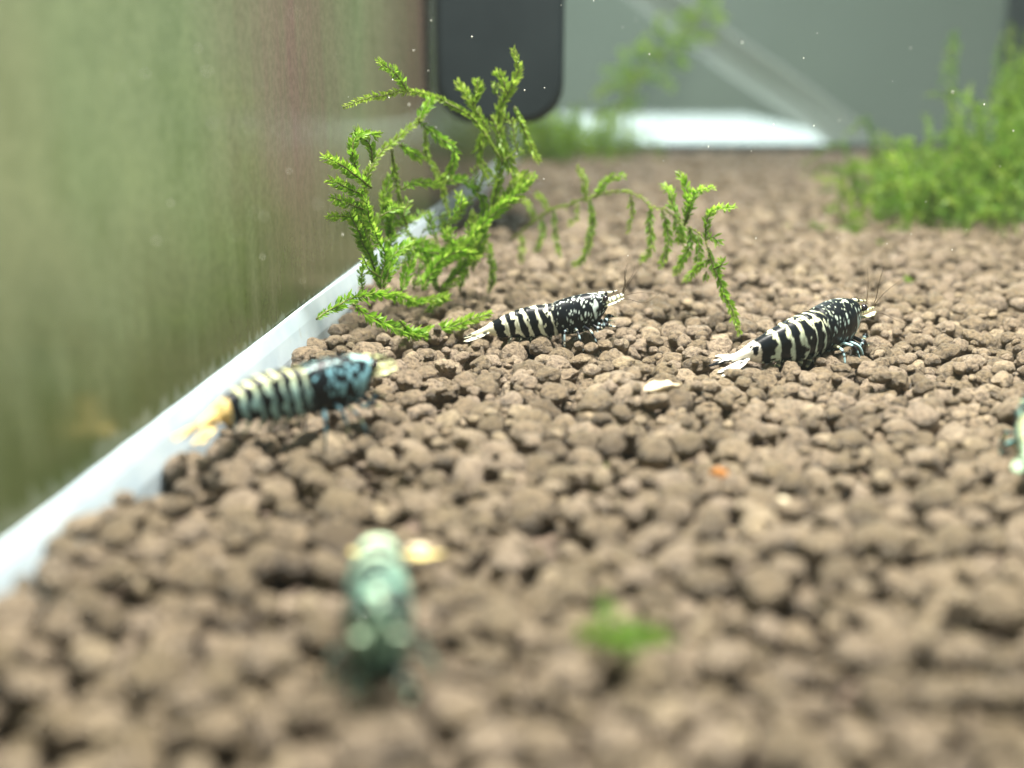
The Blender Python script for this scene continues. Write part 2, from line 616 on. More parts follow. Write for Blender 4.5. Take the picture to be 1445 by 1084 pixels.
ZSH = 0.0
BEDZ = FLOOR
def hgt(x, y, r=0.0003):
    ci, cj = int(round((y - GY0) / RES)), int(round((x - GX0) / RES))
    ci = min(max(ci, 1), NY - 2); cj = min(max(cj, 1), NX - 2)
    return float(H[ci - 1:ci + 2, cj - 1:cj + 2].mean())

# pellet shapes at three levels of detail
import bmesh
def ico(sub):
    bm = bmesh.new()
    bmesh.ops.create_icosphere(bm, subdivisions=sub, radius=1.0)
    v = np.array([p.co[:] for p in bm.verts])
    f = np.array([[q.index for q in p.verts] for p in bm.faces])
    bm.free()
    return v, f
ICO = {k: ico(k) for k in (2, 3, 4)}
NVAR = 22
VAR = []
for k in range(NVAR):
    lod = {}
    amp1, amp2 = rng.uniform(0.20, 0.42), rng.uniform(0.05, 0.15)
    sh = (rng.uniform(0.92, 1.22), rng.uniform(0.80, 1.0))
    off = Vector((k * 7.3, k * 3.1, 0))
    cuts = [Vector((rng.gauss(0, 1), rng.gauss(0, 1), rng.gauss(0, 1))).normalized() for _ in range(3)]
    cd = [rng.uniform(0.72, 0.95) for _ in range(3)]
    for L, (v, f) in ICO.items():
        o = np.empty_like(v)
        for i, p in enumerate(v):
            q = Vector(p)
            d = 1 + amp1 * mnoise.noise(q * 1.1 + off) + amp2 * mnoise.noise(q * 2.9 + off) + 0.06 * mnoise.noise(q * 6.0 + off)
            q = q * d
            for c, dd in zip(cuts, cd):          # worn flat faces
                e = q.dot(c) - dd
                if e > 0:
                    q = q - c * e * 0.75
            o[i] = (q.x * sh[0], q.y * sh[1], q.z)
        lod[L] = o
    VAR.append(lod)

subs = mesh_obj('substrate_bed', *box_geo(-0.07, RX - 0.0005, 0.0, BACK_Y - 0.0065, BEDZ - 0.004, BEDZ + 0.0005), M_BED, smooth=False)
# trim the bed along the side pane
for vtx in subs.data.vertices:
    if vtx.co.x < 0:
        vtx.co.x = wall_x(vtx.co.y) + 0.0012
subs['kind'] = 'structure'
subs['label'] = 'bed of brown baked soil pellets on the aquarium floor'

vis = []
for i, (x, y, z, r, rz) in enumerate(pel):
    if owned[i] < (4 if i < NBIG else 1):
        continue
    px, py, dz = project((x, y, z + ZSH))
    size = r / dz * F
    inside = -10 < px < PW + 10 and -10 < py < PH + 5
    vis.append((i, size * min(1.0, owned[i] / (0.55 * math.pi * (r / RES) ** 2)) if inside else 0.0))
vis.sort(key=lambda t: -t[1])
single = set(i for i, s in vis[:300])

var_mesh = []
for k in range(NVAR):
    v, f = VAR[k][3], ICO[3][1]
    me = bpy.data.meshes.new('soil_pellet')
    me.from_pydata(v.tolist(), [], f.tolist())
    me.polygons.foreach_set('use_smooth', [True] * len(me.polygons))
    a = me.attributes.new('tint', 'FLOAT', 'POINT')
    tv = min(1, max(0, rng.gauss(0.5, 0.30)))
    a.data.foreach_set('value', [tv] * len(v))
    me.materials.append(M_SOIL)
    me.update()
    var_mesh.append(me)

BV, BF, BT = [], [], []
nb = 0
for i, s in vis:
    x, y, z, r, rz = pel[i]
    k = rng.randrange(NVAR)
    rot = Matrix.Rotation(rng.uniform(0, 6.283), 3, 'Z') @ Matrix.Rotation(rng.gauss(0, 0.22), 3, 'X') @ Matrix.Rotation(rng.gauss(0, 0.22), 3, 'Y')
    sc = (r * 1.10, r * 1.10, rz * 1.10)
    if i in single:
        o = bpy.data.objects.new('soil_pellet', var_mesh[k])
        COL.objects.link(o)
        o.parent = subs
        o.location = (x, y, z + ZSH)
        o.rotation_euler = rot.to_euler()
        o.scale = sc
        continue
    L = 4 if (0.138 < y < 0.180 and s > 0 and r > 0.0013 and owned[i] > 12) else (3 if (y < 0.21 and s > 0 and i < NBIG) else 2)
    v = VAR[k][L] * np.array(sc)
    v = v @ np.array(rot).T + np.array((x, y, z + ZSH))
    BV.append(v)
    BF.append(ICO[L][1] + nb)
    BT.append(np.full(len(v), min(1, max(0, rng.gauss(0.5, 0.30)))))
    nb += len(v)
BV, BF, BT = np.concatenate(BV), np.concatenate(BF), np.concatenate(BT)
me = bpy.data.meshes.new('soil_pellets')
me.vertices.add(len(BV))
me.vertices.foreach_set('co', BV.astype(np.float32).ravel())
me.loops.add(len(BF) * 3)
me.loops.foreach_set('vertex_index', BF.astype(np.int32).ravel())
me.polygons.add(len(BF))
me.polygons.foreach_set('loop_start', np.arange(0, len(BF) * 3, 3, dtype=np.int32))
me.polygons.foreach_set('loop_total', np.full(len(BF), 3, dtype=np.int32))
me.update(calc_edges=True)
me.polygons.foreach_set('use_smooth', np.ones(len(BF), dtype=bool))
a = me.attributes.new('tint', 'FLOAT', 'POINT')
a.data.foreach_set('value', BT.astype(np.float32))
me.materials.append(M_SOIL)
me.validate()
rest = bpy.data.objects.new('soil_pellet_layer', me)
COL.objects.link(rest)
rest.parent = subs
rest['kind'] = 'stuff'
print('pellets', len(pel), 'visible', len(vis), 'tris', len(BF))

# ------------------------------------------------------------------ moss
def frond_geo(pts, leaf_len, leaf_step, stem_r, seed, dense=1.0, taper=True, tip_bright=1.0):
    """a feathery shoot: thin stem with two ranks of small pointed leaves; returns stem and leaf geometry"""
    R = random.Random(seed)
    L = sum((pts[i + 1] - pts[i]).length for i in range(len(pts) - 1))
    n = max(8, int(L / 0.0007))
    c = catmull(pts, n)
    for i in range(n):                       # slight waviness
        wob = 0.00025
        c[i] = c[i] + Vector((mnoise.noise(c[i] * 350 + Vector((seed, 0, 0))), mnoise.noise(c[i] * 350 + Vector((0, seed, 0))), mnoise.noise(c[i] * 350 + Vector((0, 0, seed))))) * wob
    rad = [stem_r * (1 - 0.65 * i / (n - 1)) for i in range(n)]
    sv, sf = tube_geo(c, rad, 5)
    lv, lf, lt = [], [], []
    cum = [0]
    for i in range(n - 1):
        cum.append(cum[-1] + (c[i + 1] - c[i]).length)
    tot = cum[-1]
    plane = Vector((R.gauss(0, 0.35), -1, R.gauss(0, 0.35))).normalized()
    d = 0.0
    idx = 0
    side = 1
    while d < tot:
        while idx < n - 2 and cum[idx + 1] < d:
            idx += 1
        u = (d - cum[idx]) / max(1e-9, cum[idx + 1] - cum[idx])
        p = c[idx].lerp(c[idx + 1], min(1, max(0, u)))
        t = (c[idx + 1] - c[idx]).normalized()
        lat = t.cross(plane)
        if lat.length < 0.1:
            lat = t.orthogonal()
        lat.normalize()
        nrm = lat.cross(t).normalized()
        fr = d / tot
        grow = leaf_len * R.uniform(0.65, 1.2) * (1.0 - 0.45 * max(0, fr - 0.8) / 0.2 if taper else 1.0) * min(1, 0.5 + fr * 3)
        phi = R.gauss(0, 0.75)
        dirv = (t * R.uniform(0.55, 0.95) + (lat * side * math.cos(phi) + nrm * math.sin(phi)) * R.uniform(0.6, 1.0)).normalized()
        w = grow * R.uniform(0.10, 0.16)
        wv = dirv.cross(nrm + lat * R.gauss(0, 0.5)).normalized() * w
        curl = (nrm * R.gauss(0, 0.25) + t * 0.25) * grow
        b = len(lv)
        mid = p + dirv * grow * 0.5
        lv += [p, mid + wv + nrm * w * 0.4, mid - wv + nrm * w * 0.4, p + dirv * grow * 0.9 + curl * 0.4, mid]
        lf += [(b, b + 1, b + 4), (b, b + 4, b + 2), (b + 1, b + 3, b + 4), (b + 4, b + 3, b + 2)]
        tv = min(1, max(0, R.gauss(0.36 + 0.38 * fr * tip_bright, 0.14)))
        lt += [tv * 0.7, tv, tv, min(1, tv + 0.18), tv]
        d += leaf_step * R.uniform(0.6, 1.4) / dense
        side = -side
    return sv, sf, lv, lf, lt

def add_frond(parent, pts, mat, leaf_len=0.0011, step=0.00024, stem_r=0.00016, seed=1, dense=1.0):
    loc = parent.location
    pts = [Vector(p) for p in pts]
    sv, sf, lv, lf, lt = frond_geo(pts, leaf_len, step, stem_r, seed, dense)
    st = mesh_obj('stem', [v - loc for v in sv], sf, M_STEM, parent)
    lo = mesh_obj('leaves', [v - loc for v in lv], lf, mat, parent)
    lo.parent = st
    a = lo.data.attributes.new('tint', 'FLOAT', 'POINT')
    a.data.foreach_set('value', lt)
    return st

def px_line(pts, conv, yf):
    out = []
    for p in pts:
        X, Y = conv(p[0], p[1])
        out.append(at(X, Y, yf(X, Y)))
    return out

conv4 = lambda x, y: (400 + x / 2.409, 50 + y / 2.409)
conv5 = lambda x, y: (720 + x / 4.014, 220 + y / 4.014)

# --- the clump by the side pane
b0 = ground(590, 430)
clump = empty('moss_clump', (b0.x, b0.y, hgt(b0.x, b0.y)), 'tall arching clump of feathery green moss beside the side pane', 'moss')
def clump_y(dy):
    def g(X, Y):
        base = 0.164 + 0.024 * min(1, max(0, (X - 455) / 150))
        return base + dy
    return g
FR = [
    # (points in crop coordinates, depth offset, material, leaf length)
    ([(330, 860), (285, 700), (270, 560), (300, 440), (370, 360), (450, 300), (500, 230)], 0.000, 1, 0.0010),
    ([(740, 420), (660, 300), (600, 250), (500, 205), (420, 190), (300, 210), (205, 242)], -0.002, 1, 0.0009),
    ([(425, 190), (385, 135), (320, 90)], -0.003, 0, 0.0012),
    ([(700, 330), (640, 230), (590, 155)], 0.000, 1, 0.0012),
    ([(645, 240), (660, 190), (655, 150)], -0.001, 1, 0.0012),
    ([(700, 620), (745, 420), (730, 280), (770, 180), (800, 110), (780, 50)], 0.001, 1, 0.0013),
    ([(760, 195), (745, 150), (725, 125)], 0.000, 1, 0.0012),
    ([(785, 240), (830, 350), (868, 432)], 0.001, 1, 0.0010),
    ([(690, 310), (665, 400), (700, 480)], 0.002, 1, 0.0013),
    ([(730, 330), (760, 420), (790, 480)], 0.000, 1, 0.0013),
    ([(460, 290), (520, 345), (580, 390), (560, 470), (515, 505)], -0.003, 0, 0.0012),
    ([(480, 320), (490, 400), (530, 490), (560, 600)], 0.003, 1, 0.0009),
    ([(460, 290), (480, 250), (500, 215)], -0.004, 0, 0.0014),
    ([(365, 380), (385, 500), (415, 640), (455, 730), (470, 800)], 0.001, 1, 0.0008),
    ([(395, 370), (440, 400), (470, 425)], -0.001, 0, 0.0012),
    ([(300, 520), (220, 455), (135, 412)], -0.004, 0, 0.0013),
    ([(290, 560), (220, 520), (150, 490)], -0.002, 0, 0.0013),
    ([(290, 600), (230, 575), (165, 550)], -0.003, 0, 0.0013),
    ([(300, 660), (240, 620), (150, 612)], -0.001, 0, 0.0012),
    ([(290, 720), (260, 670), (225, 600)], -0.003, 0, 0.0013),
    ([(255, 480), (235, 390), (255, 340), (325, 335)], -0.003, 0, 0.0012),
    ([(300, 430), (290, 370), (240, 320)], -0.002, 0, 0.0012),
    ([(320, 850), (345, 740), (300, 650), (280, 560)], -0.005, 0, 0.0014),
    ([(330, 860), (300, 770), (260, 690)], -0.003, 0, 0.0014),
    ([(340, 860), (370, 700), (345, 560), (380, 440)], 0.002, 0, 0.0013),
    ([(540, 760), (640, 690), (720, 600), (800, 530), (852, 478)], -0.002, 0, 0.0015),
    ([(720, 600), (790, 510), (830, 470)], 0.001, 1, 0.0014),
    ([(530, 500), (620, 495), (680, 570), (670, 660)], 0.003, 0, 0.0012),
    ([(400, 520), (460, 500), (540, 515)], -0.001, 0, 0.0011),
    ([(420, 640), (400, 600), (350, 560)], 0.000, 0, 0.0012),
    ([(110, 965), (230, 895), (370, 880), (450, 905), (555, 885)], -0.010, 0, 0.0014),
    ([(240, 915), (300, 960), (440, 1010), (560, 990), (705, 945)], -0.0195, 0, 0.0014),
    ([(400, 970), (440, 1020), (520, 1000)], -0.020, 0, 0.0013),
    ([(340, 855), (375, 750), (430, 700)], -0.006, 0, 0.0014),
    ([(400, 870), (425, 790), (445, 740)], -0.007, 0, 0.0013),
    ([(470, 870), (530, 770), (600, 735), (665, 755)], -0.006, 0, 0.0015),
    ([(520, 870), (505, 790), (470, 740)], -0.003, 0, 0.0014),
    ([(540, 860), (600, 800), (650, 740), (690, 650)], -0.001, 0, 0.0015),
    ([(450, 850), (560, 760), (660, 690)], -0.004, 0, 0.0015),
    ([(600, 870), (610, 780), (560, 700), (540, 620)], 0.004, 0, 0.0012),
    ([(700, 880), (712, 800), (690, 700)], 0.006, 0, 0.0011),
    ([(640, 800), (660, 700), (640, 600)], 0.005, 1, 0.0012),
    ([(270, 870), (265, 820), (285, 770)], -0.004, 0, 0.0010),
    ([(480, 940), (540, 900), (560, 880)], -0.010, 0, 0.0012),
    ([(440, 720), (540, 740), (620, 690)], -0.003, 0, 0.0013),
    ([(360, 760), (460, 700), (520, 720)], -0.002, 0, 0.0013),
]
for i, (pts, dy, mt, ll) in enumerate(FR):
    add_frond(clump, px_line(pts, conv4, clump_y(dy)), (M_MOSS, M_MOSS_OLD)[mt], ll * 1.2, 0.00011, 0.00017, 100 + i, 1.3)
# fine shoots filling the heart of the clump
R2 = random.Random(5)
for i in range(34):
    cx, cy = R2.uniform(270, 640), R2.uniform(600, 880)
    an = R2.uniform(-2.6, -0.4)
    ln = R2.uniform(50, 110)
    pts = [(cx, cy), (cx + math.cos(an) * ln * 0.5 + R2.uniform(-12, 12), cy + math.sin(an) * ln * 0.5), (cx + math.cos(an) * ln, cy + math.sin(an) * ln)]
    add_frond(clump, px_line(pts, conv4, clump_y(R2.uniform(-0.006, 0.006))), M_MOSS, R2.uniform(0.0011, 0.0015), 0.00022, 0.00014, 300 + i, 1.2)
for i in range(16):
    cx, cy = R2.uniform(650, 800), R2.uniform(200, 600)
    an = R2.uniform(-2.6, -0.4)
    ln = R2.uniform(40, 80)
    pts = [(cx, cy), (cx + math.cos(an) * ln * 0.5, cy + math.sin(an) * ln * 0.5 + R2.uniform(-12, 12)), (cx + math.cos(an) * ln, cy + math.sin(an) * ln)]
    add_frond(clump, px_line(pts, conv4, clump_y(R2.uniform(-0.003, 0.004))), M_MOSS_OLD, R2.uniform(0.0010, 0.0013), 0.00024, 0.00012, 360 + i, 1.1)

# --- the arching runner
e0 = ground(1044, 469)
runner = empty('moss_runner', (e0.x, e0.y, hgt(e0.x, e0.y)), 'long moss strand arching over the pellets with hanging shoots, its tip on the soil', 'moss')
def run_y(dy):
    def g(X, Y):
        u = min(1, max(0, (X - 720) / 325))
        return 0.212 - 0.044 * u ** 1.15 + dy
    return g
RN = [
    ([(0, 480), (100, 400), (220, 310), (330, 280), (430, 240), (600, 205), (720, 225), (800, 280), (900, 320), (1000, 400), (1100, 470), (1140, 600)], 0.0, 1, 0.0008, 0.8),
    ([(1120, 520), (1140, 600), (1200, 740), (1260, 880), (1302, 1005)], 0.0, 0, 0.0012, 1.6),
    ([(430, 250), (420, 140), (385, 55)], 0.0, 1, 0.0011, 1.2),
    ([(480, 240), (530, 160), (580, 120), (645, 120)], 0.0, 0, 0.0012, 1.2),
    ([(215, 320), (190, 260), (150, 215)], 0.0, 1, 0.0011, 1.1),
    ([(130, 380), (120, 310), (85, 250)], 0.0, 1, 0.0011, 1.1),
    ([(60, 430), (70, 520), (55, 600)], 0.002, 1, 0.0011, 1.0),
    ([(180, 340), (180, 450), (145, 545)], 0.0, 0, 0.0011, 1.0),
    ([(250, 310), (255, 420), (265, 520), (290, 570)], 0.0, 0, 0.0010, 1.0),
    ([(380, 270), (385, 340), (330, 390)], 0.002, 1, 0.0009, 0.8),
    ([(455, 250), (465, 380), (445, 500), (410, 600)], 0.0, 0, 0.0012, 1.1),
    ([(430, 560), (390, 600), (350, 612)], -0.001, 0, 0.0010, 1.1),
    ([(680, 220), (690, 330), (660, 440)], 0.0, 1, 0.0010, 0.9),
    ([(790, 280), (790, 420), (800, 520), (735, 600)], 0.0, 0, 0.0012, 1.1),
    ([(860, 310), (890, 400), (890, 520), (850, 640)], 0.0, 0, 0.0012, 1.1),
    ([(960, 360), (920, 290), (910, 210), (860, 170)], -0.001, 0, 0.0013, 1.3),
    ([(990, 400), (1000, 300), (1000, 190), (960, 95)], -0.001, 0, 0.0013, 1.3),
    ([(1000, 380), (1020, 270), (1060, 200), (1150, 175)], -0.001, 0, 0.0013, 1.4),
    ([(1110, 480), (1115, 380), (1150, 310), (1275, 290)], -0.001, 0, 0.0013, 1.4),
    ([(1010, 400), (1020, 500), (970, 600), (935, 665)], 0.0, 0, 0.0013, 1.2),
    ([(1060, 440), (1070, 540), (1055, 650)], 0.001, 0, 0.0013, 1.2),
    ([(960, 370), (980, 440), (975, 500)], 0.001, 0, 0.0012, 1.2),
    ([(1130, 590), (1060, 640), (990, 710)], -0.001, 0, 0.0012, 1.3),
    ([(1110, 470), (1150, 460), (1180, 500)], -0.001, 0, 0.0013, 1.4),
    ([(1150, 640), (1200, 620), (1190, 590)], -0.001, 0, 0.0012, 1.3),
    ([(1110, 650), (1100, 700)], -0.001, 0, 0.0011, 1.3),
    ([(930, 330), (950, 440), (960, 480)], 0.0, 0, 0.0012, 1.2),
]
for i, (pts, dy, mt, ll, den) in enumerate(RN):
    add_frond(runner, px_line(pts, conv5, run_y(dy)), (M_MOSS, M_MOSS_OLD)[mt], ll * 1.1, 0.00012, 0.00020 if i < 2 else 0.00014, 500 + i, den)

# --- bushes made of random arching shoots
def bush(name, label, spots, n, hrange, mat_mix, seed, leaf=0.0015, step=0.00034, spread=0.008, cat='moss'):
    R = random.Random(seed)
    c = Vector((sum(s[0] for s in spots) / len(spots), sum(s[1] for s in spots) / len(spots), 0))
    c.z = hgt(c.x, c.y)
    root = empty(name, c, label, cat)
    for i in range(n):
        sx, sy, hs, sr = R.choice(spots)
        x, y = sx + R.gauss(0, sr), sy + R.gauss(0, sr)
        if x < left_lim(y) + 0.002:
            x = left_lim(y) + 0.002
        x = min(x, RX - 0.003)
        y = min(y, BACK_Y - 0.012)
        z = hgt(x, y)
        hh = R.uniform(*hrange) * hs
        an = R.uniform(0, 6.283)
        out = R.uniform(0.2, 1.0) * spread
        dx, dy = math.cos(an) * out, math.sin(an) * out
        def clampx(xx, yy):
            return min(max(xx, left_lim(yy) + 0.001), RX - 0.002)
        y1, y2 = min(y + dy * 0.35, BACK_Y - 0.010), min(y + dy, BACK_Y - 0.010)
        pts = [Vector((x, y, z - 0.0004)), Vector((clampx(x + dx * 0.35, y1), y1, z + hh * R.uniform(0.55, 0.85))), Vector((clampx(x + dx, y2), y2, z + hh * R.uniform(0.35, 1.0)))]
        add_frond(root, pts, M_MOSS_DEEP if R.random() < mat_mix else (M_MOSS if R.random() < 0.5 else M_MOSS_OLD), leaf * R.uniform(0.8, 1.2), step, 0.00016, seed * 1000 + i, 1.0)
    return root

def gsp(px, py, hs, sr):
    g = ground(px, py)
    return (g.x, g.y, hs, sr)
bush('moss_bush', 'broad bushy mound of bright green moss spreading at the right of the tank', [gsp(1440, 300, 1.25, 0.012), gsp(1420, 290, 1.15, 0.012), gsp(1370, 300, 1.0, 0.011), gsp(1320, 312, 0.75, 0.010), gsp(1270, 300, 0.62, 0.009), gsp(1300, 285, 0.8, 0.010), gsp(1470, 290, 1.4, 0.015)],
     330, (0.010, 0.029), 0.7, 21, 0.0019, 0.00034, 0.019)
bush('moss_tuft', 'low thin tuft of pale moss creeping out beside the mossy mound', [gsp(1215, 315, 0.5, 0.005), gsp(1180, 322, 0.35, 0.004), gsp(1240, 330, 0.4, 0.005)], 26, (0.004, 0.011), 0.7, 22, 0.0015, 0.00034, 0.007)
bush('moss_bush', 'blurred dark green moss in the corner below the filter box', [gsp(790, 222, 0.9, 0.010), gsp(760, 226, 1.1, 0.008), gsp(830, 216, 0.6, 0.012)], 140, (0.012, 0.032), 0.45, 23, 0.0024, 0.0006, 0.014)

# --- strand rising along the back glass
sb = ground(850, 212)
strand = empty('moss_strand', (sb.x, sb.y, hgt(sb.x, sb.y)), 'blurred moss strand climbing slantwise in front of the back glass', 'moss')
ST = [
    [(850, 215), (880, 150), (905, 105), (950, 60), (985, 10), (1010, -40)],
    [(900, 110), (885, 95), (880, 70)], [(905, 110), (930, 110), (950, 125)], [(890, 125), (860, 120), (840, 140)],
    [(950, 60), (980, 50), (1010, 55)], [(950, 62), (930, 40), (930, 20)], [(975, 25), (1000, 20), (1025, 30)],
    [(880, 150), (850, 160), (835, 180)], [(905, 105), (900, 75), (915, 50)], [(900, 110), (870, 100), (850, 100)],
    [(1085, 62), (1100, 58), (1120, 66)],
]
for i, pts in enumerate(ST[:10]):
    add_frond(strand, [at(px, py, 0.50 + 0.02 * (215 - py) / 215) for px, py in pts], M_MOSS if i in (1, 2, 8, 9) else M_MOSS_OLD, 0.0036, 0.0006, 0.0004, 700 + i, 1.2)
for i in range(22):
    R4 = random.Random(900 + i)
    u = R4.random()
    cx, cy = 850 + 150 * u + R4.gauss(0, 18), 175 - 165 * u + R4.gauss(0, 22)
    an = R4.uniform(0, 6.28)
    q = [(cx, cy), (cx + math.cos(an) * 14, cy + math.sin(an) * 14 + 4), (cx + math.cos(an) * 30, cy + math.sin(an) * 26)]
    add_frond(strand, [at(px, py, 0.495 + 0.02 * u) for px, py in q], M_MOSS if i % 3 else M_MOSS_OLD, 0.0036, 0.0007, 0.0003, 930 + i, 1.0)
# tall sprigs in the dark right corner
bush('moss_sprig', 'tall dark moss growing up the right corner of the tank', [gsp(1440, 262, 1.3, 0.006), gsp(1455, 268, 1.6, 0.008), (RX - 0.012, 0.33, 1.7, 0.010)], 90, (0.022, 0.044), 0.8, 24, 0.0024, 0.0005, 0.012)

# --- loose scraps on the pellets
def scrap(px, py, size, n, seed, label, mat=M_MOSS):
    g = ground(px, py)
    g.z = hgt(g.x, g.y)
    root = empty('moss_scrap', g, label, 'moss', None)
    R = random.Random(seed)
    for i in range(n):
        an = R.uniform(0, 6.28)
        p1 = g + Vector((math.cos(an) * size * 0.4, math.sin(an) * size * 0.4, size * R.uniform(0.1, 0.4)))
        p2 = g + Vector((math.cos(an) * size, math.sin(an) * size, size * R.uniform(0.05, 0.7)))
        add_frond(root, [g - Vector((0, 0, 0.0003)), p1, p2], mat, 0.0011, 0.00022, 0.00014, seed + i, 1.2)
scrap(432, 474, 0.0028, 9, 801, 'small green moss scrap against the pale silicone seam')
scrap(880, 905, 0.0034, 12, 802, 'green moss scrap among pellets in the blurred foreground', M_MOSS_DEEP)
scrap(862, 862, 0.0020, 6, 803, 'thin olive moss scrap just behind the greener foreground scrap', M_MOSS_OLD)
scrap(848, 642, 0.0013, 5, 804, 'tiny green moss shred between pellets in front of the shrimps')
scrap(1284, 382, 0.0030, 5, 805, 'single pale green moss shred lying in front of the mossy mound')

# ------------------------------------------------------------------ shrimps
MM = 0.001
PA = [-4.3, -3.4, -2.2, -1.0, -0.2, 0.6, 1.6, 3.0, 4.5, 6.0, 7.4, 8.6, 9.6, 10.8, 12.2, 13.6, 14.8, 15.8, 16.6, 17.2, 17.6]
PT = [0.02, 0.16, 0.30, 0.52, 0.80, 1.00, 1.20, 1.42, 1.58, 1.62, 1.52, 1.38, 1.34, 1.52, 1.68, 1.70, 1.62, 1.48, 1.25, 0.95, 0.45]
PB = [-0.06, -0.16, -0.30, -0.55, -0.95, -1.30, -1.65, -2.05, -2.45, -2.80, -3.05, -3.15, -3.15, -3.45, -3.70, -3.60, -3.15, -2.40, -1.60, -0.95, -0.15]
PWd = [0.10, 0.34, 0.44, 0.55, 0.72, 0.84, 0.98, 1.14, 1.30, 1.44, 1.52, 1.55, 1.58, 1.68, 1.72, 1.66, 1.50, 1.26, 0.98, 0.70, 0.25]
SEG = [-0.3, 2.2, 3.9, 5.4, 6.9, 8.3, 9.7]      # rear edges of segments, last one is the carapace edge
def smooth_prof(xs, ys, q):
    v = np.interp(q, xs, ys)
    k = np.array([1, 2, 3, 2, 1], float); k /= k.sum()
    pad = np.concatenate([[v[0]] * 2, v, [v[-1]] * 2])
    return np.convolve(pad, k, 'valid')

